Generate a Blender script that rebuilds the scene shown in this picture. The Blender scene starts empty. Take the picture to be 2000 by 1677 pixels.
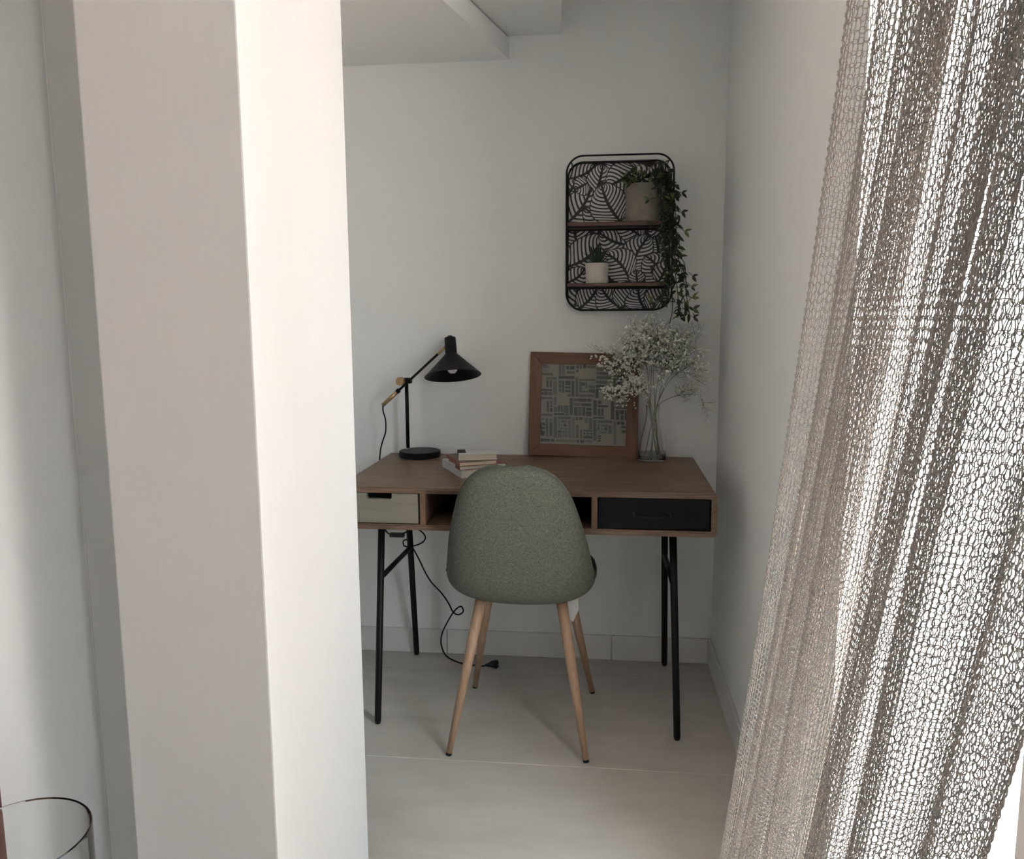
import bpy, bmesh, math, random
import numpy as np
from mathutils import Vector, Matrix, Euler

random.seed(7)
rng = np.random.default_rng(7)
S = bpy.context.scene
COL = S.collection

# ------------------------------------------------------------------ camera
PITCH, YAW, ROLL, CAM_H = math.radians(7.855), math.radians(-6.205), math.radians(-0.311), 1.250
fw = Vector((math.sin(YAW) * math.cos(PITCH), math.cos(YAW) * math.cos(PITCH), -math.sin(PITCH)))
rt = Vector((math.cos(YAW), -math.sin(YAW), 0))
up = rt.cross(fw)
r2 = math.cos(ROLL) * rt + math.sin(ROLL) * up
u2 = -math.sin(ROLL) * rt + math.cos(ROLL) * up
cd = bpy.data.cameras.new('camera')
cam = bpy.data.objects.new('camera', cd)
COL.objects.link(cam)
M = Matrix.Identity(4)
for i in range(3):
    M[i][0], M[i][1], M[i][2] = r2[i], u2[i], -fw[i]
M[2][3] = CAM_H
cam.matrix_world = M
cd.sensor_width = 36.0
cd.lens = 36.0 * 1550 / 2000
cd.clip_start = 0.02
S.camera = cam

# ------------------------------------------------------------------ daylight
w = bpy.data.worlds.new('sky')
S.world = w
w.use_nodes = True
bg = w.node_tree.nodes['Background']
bg.inputs['Color'].default_value = (0.80, 0.92, 1.0, 1)
bg.inputs['Strength'].default_value = 12.0
sd = bpy.data.lights.new('sun', 'SUN')
sd.energy = 62.0
sd.angle = math.radians(0.6)
sd.color = (1.0, 0.985, 0.97)
so = bpy.data.objects.new('sun', sd)
so.rotation_euler = Vector((0.05, 0.57, -0.82)).to_track_quat('-Z', 'Y').to_euler()
COL.objects.link(so)
ad = bpy.data.lights.new('terrace_opening_portal', 'AREA')
ad.shape = 'RECTANGLE'
ad.size, ad.size_y = 2.25, 0.60
ad.cycles.is_portal = True
ao = bpy.data.objects.new('terrace_opening_portal', ad)
ao.matrix_world = Matrix.Translation((0.75, 1.08, 1.125)) @ Euler((0, math.radians(90), 0)).to_matrix().to_4x4()
COL.objects.link(ao)
ad2 = bpy.data.lights.new('added_fill_portal', 'AREA')  # sampling portal for the added, unseen fill opening
ad2.shape = 'RECTANGLE'
ad2.size, ad2.size_y = 2.23, 0.40
ad2.cycles.is_portal = True
ao2 = bpy.data.objects.new('added_fill_portal', ad2)
ao2.matrix_world = Matrix.Translation((0.75, -0.10, 1.135)) @ Euler((0, math.radians(90), 0)).to_matrix().to_4x4()
COL.objects.link(ao2)
S.view_settings.view_transform = 'Standard'
S.view_settings.look = 'None'
S.view_settings.exposure = 0.16
S.view_settings.gamma = 1.0
S.view_settings.use_curve_mapping = False

# ------------------------------------------------------------------ helpers
def srgb(r, g, b):
    f = lambda c: c / 12.92 if c <= 0.04045 else ((c + 0.055) / 1.055) ** 2.4
    return (f(r / 255), f(g / 255), f(b / 255), 1)

def mat(name, col, rough=0.6, metal=0.0, spec=0.5, **kw):
    m = bpy.data.materials.new(name)
    m.use_nodes = True
    b = m.node_tree.nodes['Principled BSDF']
    b.inputs['Base Color'].default_value = col if len(col) == 4 else (*col, 1)
    b.inputs['Roughness'].default_value = rough
    b.inputs['Metallic'].default_value = metal
    b.inputs['Specular IOR Level'].default_value = spec
    for k, v in kw.items():
        b.inputs[k].default_value = v
    return m

def noise_mix(m, c1, c2, scale=(1, 1, 1), ns=5.0, detail=6, rough=0.6, lo=0.35, hi=0.65, bump=0.0, bdist=0.002, coord='Object', dist=0.0):
    """two-colour procedural variation + optional bump on a Principled material"""
    nt = m.node_tree
    N = nt.nodes.new
    tc = N('ShaderNodeTexCoord'); mp = N('ShaderNodeMapping'); nz = N('ShaderNodeTexNoise'); cr = N('ShaderNodeValToRGB')
    mp.inputs['Scale'].default_value = scale
    nz.inputs['Scale'].default_value = ns
    nz.inputs['Detail'].default_value = detail
    nz.inputs['Roughness'].default_value = rough
    nz.inputs['Distortion'].default_value = dist
    cr.color_ramp.elements[0].position = lo
    cr.color_ramp.elements[1].position = hi
    cr.color_ramp.elements[0].color = c1 if len(c1) == 4 else (*c1, 1)
    cr.color_ramp.elements[1].color = c2 if len(c2) == 4 else (*c2, 1)
    L = nt.links.new
    L(tc.outputs[coord], mp.inputs['Vector']); L(mp.outputs['Vector'], nz.inputs['Vector'])
    L(nz.outputs['Fac'], cr.inputs['Fac'])
    b = nt.nodes['Principled BSDF']
    L(cr.outputs['Color'], b.inputs['Base Color'])
    if bump:
        bp = N('ShaderNodeBump')
        bp.inputs['Strength'].default_value = bump
        bp.inputs['Distance'].default_value = bdist
        L(nz.outputs['Fac'], bp.inputs['Height']); L(bp.outputs['Normal'], b.inputs['Normal'])
    return m

def mesh_obj(name, verts, faces, m, parent=None, smooth=False, mats=None, fmat=None):
    me = bpy.data.meshes.new(name)
    me.from_pydata([tuple(v) for v in verts], [], faces)
    if mats:
        for x in mats: me.materials.append(x)
        if fmat: me.polygons.foreach_set('material_index', fmat)
    else:
        me.materials.append(m)
    if smooth:
        me.polygons.foreach_set('use_smooth', [True] * len(me.polygons))
    me.update()
    o = bpy.data.objects.new(name, me)
    COL.objects.link(o)
    if parent: o.parent = parent
    return o

def bm_obj(name, bm, m, parent=None, smooth=False):
    bmesh.ops.recalc_face_normals(bm, faces=bm.faces)
    me = bpy.data.meshes.new(name)
    bm.to_mesh(me); bm.free()
    me.materials.append(m)
    if smooth:
        me.polygons.foreach_set('use_smooth', [True] * len(me.polygons))
    o = bpy.data.objects.new(name, me)
    COL.objects.link(o)
    if parent: o.parent = parent
    return o

def bm_box(bm, lo, hi, bev=0.0, seg=2):
    n0 = set(bm.verts)
    r = bmesh.ops.create_cube(bm, size=1.0)
    for v in r['verts']:
        v.co = Vector([lo[i] + (v.co[i] + 0.5) * (hi[i] - lo[i]) for i in range(3)])
    if bev:
        es = set()
        for v in r['verts']:
            es.update(v.link_edges)
        bmesh.ops.bevel(bm, geom=list(es), offset=bev, segments=seg, affect='EDGES', profile=0.6)
    return bm

def box(name, lo, hi, m, parent=None, bev=0.0, seg=2):
    bm = bmesh.new()
    bm_box(bm, lo, hi, bev, seg)
    return bm_obj(name, bm, m, parent)

def thing(name, label, cat, loc=(0, 0, 0), rz=0.0, group=None):
    o = bpy.data.objects.new(name, None)
    o.empty_display_size = 0.05
    o.location = loc
    o.rotation_euler = (0, 0, rz)
    COL.objects.link(o)
    return tag(o, label, cat, group)

def tag(o, label=None, cat=None, group=None, kind=None):
    if label: o['label'] = label
    if cat: o['category'] = cat
    if group: o['group'] = group
    if kind: o['kind'] = kind
    return o

def struct(o, label, cat):
    return tag(o, label, cat, kind='structure')

def spline(pts, n=10):
    """Catmull-Rom through points"""
    P = [Vector(p) for p in pts]
    P = [P[0] * 2 - P[1]] + P + [P[-1] * 2 - P[-2]]
    out = []
    for i in range(1, len(P) - 2):
        a, b, c, d = P[i - 1:i + 3]
        for k in range(n):
            t = k / n
            out.append(0.5 * ((2 * b) + (c - a) * t + (2 * a - 5 * b + 4 * c - d) * t * t + (3 * b - 3 * c + d - a) * t ** 3))
    out.append(P[-2])
    return out

def tube(pts, rad, n=8, cap=True, V=None, F=None, closed=False):
    """sweep a circle along points; rad scalar or list. returns verts, faces (appended)"""
    V = [] if V is None else V
    F = [] if F is None else F
    P = [Vector(p) for p in pts]
    if not hasattr(rad, '__len__'): rad = [rad] * len(P)
    base = len(V)
    ref = None
    L = len(P)
    for i, p in enumerate(P):
        if closed:
            t = P[(i + 1) % L] - P[i - 1]
        else:
            t = P[min(i + 1, L - 1)] - P[max(i - 1, 0)]
        t.normalize()
        if ref is None:
            a = Vector((0, 0, 1)) if abs(t.z) < 0.9 else Vector((1, 0, 0))
            ref = (a - t * a.dot(t)).normalized()
        else:
            ref = (ref - t * ref.dot(t)).normalized()
        bn = t.cross(ref)
        for k in range(n):
            an = 2 * math.pi * k / n
            V.append(p + rad[i] * (math.cos(an) * ref + math.sin(an) * bn))
    rows = L if closed else L - 1
    for i in range(rows):
        a = base + i * n
        b = base + ((i + 1) % L) * n
        for k in range(n):
            F.append((a + k, a + (k + 1) % n, b + (k + 1) % n, b + k))
    if cap and not closed:
        F.append(tuple(base + k for k in range(n))[::-1])
        F.append(tuple(base + (L - 1) * n + k for k in range(n)))
    return V, F

def tube_obj(name, pts, rad, m, parent=None, n=8, closed=False):
    V, F = tube(pts, rad, n, closed=closed)
    return mesh_obj(name, V, F, m, parent, smooth=True)

def lathe(name, prof, m, parent=None, n=40, loc=(0, 0, 0), rot=None, smooth=True, auto=True):
    """prof: list of (r,z). r==0 -> pole"""
    V, F, rings = [], [], []
    R = Euler(rot).to_matrix() if rot else Matrix.Identity(3)
    for r, z in prof:
        if r < 1e-7:
            rings.append([len(V)]); V.append(R @ Vector((0, 0, z)) + Vector(loc))
        else:
            idx = []
            for k in range(n):
                a = 2 * math.pi * k / n
                idx.append(len(V)); V.append(R @ Vector((r * math.cos(a), r * math.sin(a), z)) + Vector(loc))
            rings.append(idx)
    for a, b in zip(rings, rings[1:]):
        if len(a) == 1 and len(b) == 1: continue
        for k in range(n):
            k2 = (k + 1) % n
            if len(a) == 1: F.append((a[0], b[k2], b[k]))
            elif len(b) == 1: F.append((a[k], a[k2], b[0]))
            else: F.append((a[k], a[k2], b[k2], b[k]))
    o = mesh_obj(name, V, F, m, parent, smooth=smooth)
    if smooth and auto:
        sharp(o)
    return o

def sharp(o, ang=35):
    me = o.data
    bm = bmesh.new(); bm.from_mesh(me)
    for e in bm.edges:
        if len(e.link_faces) == 2 and e.calc_face_angle(0) > math.radians(ang):
            e.smooth = False
    bm.to_mesh(me); bm.free()

def prism(name, poly, z0, z1, m, parent=None):
    n = len(poly)
    V = [(x, y, z0) for x, y in poly] + [(x, y, z1) for x, y in poly]
    F = [tuple(range(n))[::-1], tuple(range(n, 2 * n))] + [(i, (i + 1) % n, n + (i + 1) % n, n + i) for i in range(n)]
    bm = bmesh.new()
    vs = [bm.verts.new(v) for v in V]
    for f in F: bm.faces.new([vs[i] for i in f])
    return bm_obj(name, bm, m, parent)

def rrect(x0, x1, z0, z1, r, n=8):
    out = []
    for cx, cz, a0 in ((x1 - r, z1 - r, 0), (x0 + r, z1 - r, 90), (x0 + r, z0 + r, 180), (x1 - r, z0 + r, 270)):
        for k in range(n + 1):
            a = math.radians(a0 + 90 * k / n)
            out.append((cx + r * math.cos(a), cz + r * math.sin(a)))
    return out

# ------------------------------------------------------------------ materials
PAINT = (0.874, 0.879, 0.862)
m_wall = noise_mix(mat('painted_plaster', PAINT, 0.75, spec=0.3), tuple(c * 0.985 for c in PAINT), PAINT, (1, 1, 1), 35, 4, lo=0.3, hi=0.7, bump=0.06, bdist=0.003)
m_pillar = noise_mix(mat('brushed_pillar_paint', PAINT, 0.6, spec=0.35), tuple(c * 0.98 for c in PAINT), PAINT, (14, 14, 1.2), 12, 5, lo=0.3, hi=0.7, bump=0.05, bdist=0.003)
m_stucco = noise_mix(mat('rough_white_stucco', (0.86, 0.86, 0.85), 0.9, spec=0.2), (0.8, 0.8, 0.79), (0.88, 0.88, 0.87), (1, 1, 1), 160, 4, lo=0.3, hi=0.7, bump=0.5, bdist=0.004)
m_tile = noise_mix(mat('grey_beige_porcelain', (0.58, 0.54, 0.49), 0.45, spec=0.35), (0.54, 0.498, 0.45), (0.625, 0.585, 0.535), (1.6, 5, 1), 2.2, 9, rough=0.62, lo=0.3, hi=0.72, bump=0.05, bdist=0.002, dist=0.6)
m_grout = mat('pale_grout', (0.62, 0.59, 0.55), 0.9)
m_skirt = noise_mix(mat('baseboard_tile_white', (0.77, 0.755, 0.73), 0.5), (0.745, 0.73, 0.70), (0.79, 0.775, 0.75), (1, 1, 1), 6, 5, lo=0.3, hi=0.7)
m_terr = noise_mix(mat('terracotta', (0.53, 0.385, 0.31), 0.8), (0.48, 0.345, 0.27), (0.58, 0.43, 0.35), (1, 1, 1), 7, 6, lo=0.3, hi=0.7)
m_mortar = mat('terracotta_mortar', (0.45, 0.35, 0.29), 0.95)
def wood(name, c1, c2, scale, ns=3.0, rough=0.45, bump=0.04):
    return noise_mix(mat(name, c1, rough, spec=0.4), c1, c2, scale, ns, 8, rough=0.65, lo=0.28, hi=0.72, bump=bump, bdist=0.0015, dist=1.2)
m_walnut = wood('walnut_veneer', (0.095, 0.056, 0.035), (0.265, 0.175, 0.118), (1.1, 16, 16), 2.6, 0.42)
m_walnut_v = wood('walnut_upright', (0.125, 0.068, 0.042), (0.225, 0.135, 0.09), (16, 16, 1.2), 2.6, 0.5)
m_frame_h = wood('acacia_rail_horizontal', (0.120, 0.058, 0.034), (0.20, 0.105, 0.064), (1.5, 14, 14), 3.2, 0.5)
m_frame_v = wood('acacia_rail_vertical', (0.120, 0.058, 0.034), (0.20, 0.105, 0.064), (14, 14, 1.5), 3.2, 0.5)
m_shelf = wood('reddish_brown_shelf_board', (0.075, 0.038, 0.030), (0.13, 0.068, 0.052), (2, 16, 16), 4, 0.5)
m_oak = wood('light_oak_leg', (0.345, 0.215, 0.135), (0.50, 0.335, 0.225), (26, 26, 1.6), 2.0, 0.45)
m_mahog = wood('mahogany_door', (0.10, 0.028, 0.018), (0.17, 0.052, 0.034), (20, 20, 1.5), 2.5, 0.35)
m_taupe = wood('taupe_drawer_front', (0.215, 0.195, 0.152), (0.275, 0.25, 0.20), (1.2, 16, 24), 3, 0.5)
m_black = mat('black_satin_metal', (0.006, 0.006, 0.006), 0.45, spec=0.22)
m_blackdrawer = mat('black_lacquered_drawer', (0.007, 0.0075, 0.009), 0.6, spec=0.15)
m_cord = mat('black_rubber', (0.007, 0.007, 0.007), 0.6, spec=0.2)
m_dark = mat('recess_black', (0.008, 0.007, 0.006), 0.9)
m_brass = mat('brushed_brass', (0.42, 0.30, 0.155), 0.38, metal=0.75)
m_bulb = mat('frosted_bulb', (0.85, 0.85, 0.83), 0.2)
m_chrome = mat('steel_collar', (0.6, 0.6, 0.6), 0.25, metal=1.0)
m_glass = mat('clear_glass', (1, 1, 1), 0.0, spec=0.5, **{'Transmission Weight': 1.0, 'IOR': 1.46})
m_smoke = mat('clear_grey_glass', (0.93, 0.945, 0.945), 0.0, spec=0.5, **{'Transmission Weight': 1.0, 'IOR': 1.46})
m_water = mat('water', (0.98, 0.99, 0.98), 0.0, **{'Transmission Weight': 1.0, 'IOR': 1.33})
m_conc = noise_mix(mat('grey_concrete_pot', (0.23, 0.205, 0.17), 0.85), (0.18, 0.16, 0.13), (0.285, 0.255, 0.215), (1, 1, 1), 28, 7, lo=0.32, hi=0.7, bump=0.15, bdist=0.002)
m_cream = noise_mix(mat('cream_ceramic_pot', (0.58, 0.54, 0.48), 0.8), (0.53, 0.49, 0.43), (0.62, 0.58, 0.52), (1, 1, 1), 40, 5, lo=0.3, hi=0.7, bump=0.1, bdist=0.001)
m_soil = mat('dark_soil', (0.015, 0.013, 0.010), 0.95)
m_leaf = noise_mix(mat('vine_leaf_green', (0.035, 0.06, 0.024), 0.45), (0.010, 0.018, 0.008), (0.045, 0.066, 0.022), (1, 1, 1), 60, 2, lo=0.3, hi=0.7)
m_leaf2 = mat('young_leaf_green', (0.13, 0.165, 0.055), 0.45)
m_succ = mat('succulent_green', (0.016, 0.042, 0.024), 0.45)
m_vine = mat('vine_stem', (0.035, 0.030, 0.018), 0.7)
m_stem = mat('dry_green_stem', (0.17, 0.17, 0.105), 0.7)
m_bud = mat('white_blossom', (0.80, 0.79, 0.72), 0.8, spec=0.2)
m_white_print = mat('off_white_print', (0.62, 0.605, 0.59), 0.6)
m_black_print = mat('black_print', (0.016, 0.014, 0.014), 0.55)
m_paper = noise_mix(mat('book_pages', (0.60, 0.50, 0.37), 0.9), (0.50, 0.41, 0.30), (0.66, 0.56, 0.42), (1, 1, 90), 14, 3, lo=0.3, hi=0.7)
m_paper_w = noise_mix(mat('book_pages_white', (0.66, 0.60, 0.50), 0.9), (0.57, 0.51, 0.42), (0.70, 0.64, 0.54), (1, 1, 90), 14, 3, lo=0.3, hi=0.7)
m_plug = mat('plug_black', (0.012, 0.012, 0.012), 0.45)
m_label = mat('white_care_label', (0.74, 0.73, 0.71), 0.8)

# heathered chair fabric: vertical + horizontal thread noise
m_fabric = mat('heather_green_grey_fabric', (0.2, 0.21, 0.18), 0.95, spec=0.15)
nt = m_fabric.node_tree
tc = nt.nodes.new('ShaderNodeTexCoord')
a = nt.nodes.new('ShaderNodeMapping'); a.inputs['Scale'].default_value = (720, 720, 110)
b = nt.nodes.new('ShaderNodeMapping'); b.inputs['Scale'].default_value = (160, 160, 640)
n1 = nt.nodes.new('ShaderNodeTexNoise'); n1.inputs['Scale'].default_value = 1.0; n1.inputs['Detail'].default_value = 2
n2 = nt.nodes.new('ShaderNodeTexNoise'); n2.inputs['Scale'].default_value = 1.0; n2.inputs['Detail'].default_value = 2
mx = nt.nodes.new('ShaderNodeMath'); mx.operation = 'ADD'
cr = nt.nodes.new('ShaderNodeValToRGB')
cr.color_ramp.elements[0].position = 0.36; cr.color_ramp.elements[0].color = (0.082, 0.085, 0.068, 1)
cr.color_ramp.elements[1].position = 0.64; cr.color_ramp.elements[1].color = (0.200, 0.206, 0.172, 1)
hf = nt.nodes.new('ShaderNodeMath'); hf.operation = 'MULTIPLY'; hf.inputs[1].default_value = 0.5
bp = nt.nodes.new('ShaderNodeBump'); bp.inputs['Strength'].default_value = 0.25; bp.inputs['Distance'].default_value = 0.001
lk = nt.links.new
lk(tc.outputs['Object'], a.inputs[0]); lk(tc.outputs['Object'], b.inputs[0]); lk(a.outputs[0], n1.inputs['Vector']); lk(b.outputs[0], n2.inputs['Vector'])
lk(n1.outputs['Fac'], mx.inputs[0]); lk(n2.outputs['Fac'], mx.inputs[1]); lk(mx.outputs[0], hf.inputs[0]); lk(hf.outputs[0], cr.inputs['Fac'])
lk(cr.outputs['Color'], nt.nodes['Principled BSDF'].inputs['Base Color']); lk(hf.outputs[0], bp.inputs['Height']); lk(bp.outputs['Normal'], nt.nodes['Principled BSDF'].inputs['Normal'])
m_yarn = mat('beige_linen_yarn', (0.485, 0.452, 0.41), 0.9, spec=0.1)

# ------------------------------------------------------------------ the setting
YW, XR, XL = 2.830, 0.420, -0.950
CEIL = 2.42
ROOM_Y0 = -2.2
XO = 0.740                      # outer face of the terrace wall
Y_J, Y_J2 = 1.380, 0.78        # jambs of the terrace opening
Z_L = 2.25
FILL_A, FILL_B, FILL_Z0, FILL_Z1 = -0.30, 0.10, 0.02, 2.25   # unseen opening beside the camera, added for fill light
# floor slab (grout colour) with porcelain tiles on it
floor = struct(box('floor', (-1.12, ROOM_Y0 - 0.1, -0.10), (XO, YW + 0.1, -0.0012), m_grout), 'large grey-beige porcelain floor tiles with pale joints', 'floor')
xs = [-1.0, -0.745, 0.455, XO]
ys = []
y = 2.095 - 0.585 * 8
while y < YW:
    ys.append(y); y += 0.585
ys.append(YW)
g = 0.0016
for j in range(len(ys) - 1):
    for i in range(len(xs) - 1):
        xa, xb = xs[i], xs[i + 1]
        if ys[j + 1] < ROOM_Y0: continue
        ya, yb = max(ys[j], ROOM_Y0), ys[j + 1]
        box('floor_tile', (xa + g, ya + g, -0.008), (xb - g, yb - g, 0.0), m_tile, floor, bev=0.0008, seg=1)
struct(box('wall_back', (-1.12, YW, 0), (XO, YW + 0.12, CEIL), m_wall), 'plain off-white back wall of the desk alcove', 'wall')
struct(box('wall_right', (XR, Y_J, 0), (XO, YW, CEIL), m_stucco), 'white wall beside the desk ending at the terrace opening', 'wall')
struct(box('wall_right_lintel', (XR, Y_J2, Z_L), (XO, Y_J, CEIL), m_wall), 'white lintel above the curtained terrace opening', 'wall')
bm = bmesh.new()
for lo, hi in (((XR, FILL_B, 0), (XO, Y_J2, CEIL)), ((XR, ROOM_Y0, 0), (XO, FILL_A, CEIL)), ((XR, FILL_A, 0), (XO, FILL_B, FILL_Z0)), ((XR, FILL_A, FILL_Z1), (XO, FILL_B, CEIL))):
    bm_box(bm, lo, hi)
struct(bm_obj('wall_right_near', bm, m_wall), 'white wall on the near side of the terrace opening', 'wall')
wr = bpy.data.objects['wall_right']
# smooth paint on the inside face, stucco on the reveal
wr.data.materials.append(m_wall)
for p in wr.data.polygons:
    if p.normal.x < -0.5: p.material_index = 1
struct(box('wall_rear', (-1.12, ROOM_Y0 - 0.12, 0), (XO, ROOM_Y0, CEIL), m_wall), 'plain white wall at the rear of the room', 'wall')
struct(box('wall_left', (XL - 0.12, ROOM_Y0, 0), (XL, 1.345, CEIL), m_wall), 'pale wall at the far left edge beyond the pillar', 'wall')
struct(box('wall_left_niche', (XL - 0.12, 1.345, 0), (-0.765, 1.465, CEIL), m_wall), 'shadowed strip of wall tucked behind the wide pillar', 'wall')
struct(box('wall_left_alcove', (-1.12, 1.465, 0), (-1.0, YW, CEIL), m_wall), 'side wall of the desk alcove hidden behind the pillar', 'wall')
struct(box('wall_pillar', (-0.769, 1.158, 0), (-0.520, 1.648, CEIL), m_pillar, bev=0.003), 'wide white pillar with a bright window-lit side', 'pillar')
struct(box('ceiling', (-1.12, ROOM_Y0 - 0.1, CEIL), (XO, YW + 0.1, CEIL + 0.1), m_wall), 'plain white ceiling', 'ceiling')
# stepped bulkheads over the desk
dA = Vector((-0.439 + 0.31, 2.296 - 2.83)).normalized()
eA = Vector((-0.310, YW)) + dA * 1.15
struct(prism('ceiling_beam', [(-0.999, YW), (-0.310, YW), (eA.x, eA.y), (-0.999, eA.y)], 2.127, 2.196, m_wall), 'low white ceiling beam with a slanting side', 'beam')
eB = Vector((-0.136, YW)) + Vector((0.017, -0.293)).normalized() * 1.10
struct(prism('ceiling_bulkhead', [(-0.999, YW), (-0.136, YW), (eB.x, eB.y), (-0.999, eB.y)], 2.202, CEIL, m_wall), 'white ceiling bulkhead stepped above the low beam', 'bulkhead')
struct(prism('ceiling_shadow_gap', [(-0.999, YW), (-0.316, YW), (eA.x - 0.006, eA.y), (-0.999, eA.y)], 2.196, 2.202, m_dark), 'thin black strip painting in the shade between beam and bulkhead', 'joint')  # solid black filler, the gap's shadow is put into its colour
# baseboard tiles, back and right
bb = struct(box('baseboard_back', (-0.999, YW - 0.002, 0), (XR, YW, 0.0925), m_skirt), 'white tiled baseboard along the back wall', 'baseboard')
bx = [-0.998, -0.558, 0.060, XR - 0.011]
for x0, x1 in zip(bx, bx[1:]):
    box('baseboard_tile', (x0 + 0.0012, YW - 0.010, 0.0), (x1 - 0.0012, YW - 0.001, 0.094), m_skirt, bb, bev=0.0015, seg=1)
br = struct(box('baseboard_right', (XR - 0.002, Y_J + 0.02, 0), (XR, YW, 0.0925), m_skirt), 'white tiled baseboard along the right wall', 'baseboard')
by = [Y_J + 0.02, 1.62, 2.22, YW - 0.001]
for y0, y1 in zip(by, by[1:]):
    box('baseboard_tile', (XR - 0.011, y0 + 0.0012, 0.0), (XR - 0.001, y1 - 0.0012, 0.094), m_skirt, br, bev=0.0015, seg=1)
# caulk bead in the left corner, mahogany door casing
struct(tube_obj('trim_1', [(XL + 0.001, 1.344, 0.0), (XL + 0.001, 1.344, CEIL)], 0.0022, mat('caulk', (0.90, 0.895, 0.88), 0.5), n=8), 'thin pale caulk line in the corner beside the pillar', 'trim')
d1 = bpy.data.objects.new('door_1', None); COL.objects.link(d1); d1.location = (XL, 0.8, 0)
struct(d1, 'reddish-brown wooden door casing at the far left edge', 'door')
for nm, lo, hi in (('casing', (0, 0.196, 0), (0.018, 0.271, 2.10)), ('casing', (0, -0.62, 0), (0.018, -0.545, 2.10)), ('casing', (0, -0.545, 2.03), (0.018, 0.196, 2.10)), ('door_leaf', (0, -0.545, 0.006), (0.008, 0.196, 2.03))):
    box(nm, lo, hi, m_mahog, d1, bev=0.003)
# the terrace outside
terr = struct(box('ground_terrace', (XO, -12, -0.10), (14, 14, -0.022), m_mortar), 'sunlit terracotta tiled terrace floor outside the opening', 'ground')
bm = bmesh.new(); bm_box(bm, (0.002, 0.002, -0.010), (0.198, 0.198, 0.0), 0.002, 1)
t0 = bm_obj('terracotta_tile', bm, m_terr, terr)
first = True
for i in range(16):
    for j in range(18):
        o = t0 if first else t0.copy()
        if not first: COL.objects.link(o)
        first = False
        o.location = (XO + i * 0.2, 0.254 + j * 0.2, -0.016)
m_shade_wall = noise_mix(mat('grey_render', (0.30, 0.315, 0.33), 0.95, spec=0.1), (0.28, 0.295, 0.31), (0.32, 0.335, 0.35), (1, 1, 1), 5, 6, lo=0.3, hi=0.7)
struct(box('wall_added_shade', (2.6, 0.0, -0.1), (2.9, 14, 4.2), m_shade_wall), 'tall grey wall, unseen, added to shade the terrace opening', 'wall')  # unseen blocker, added to cut the skylight reaching the pillar

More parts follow.
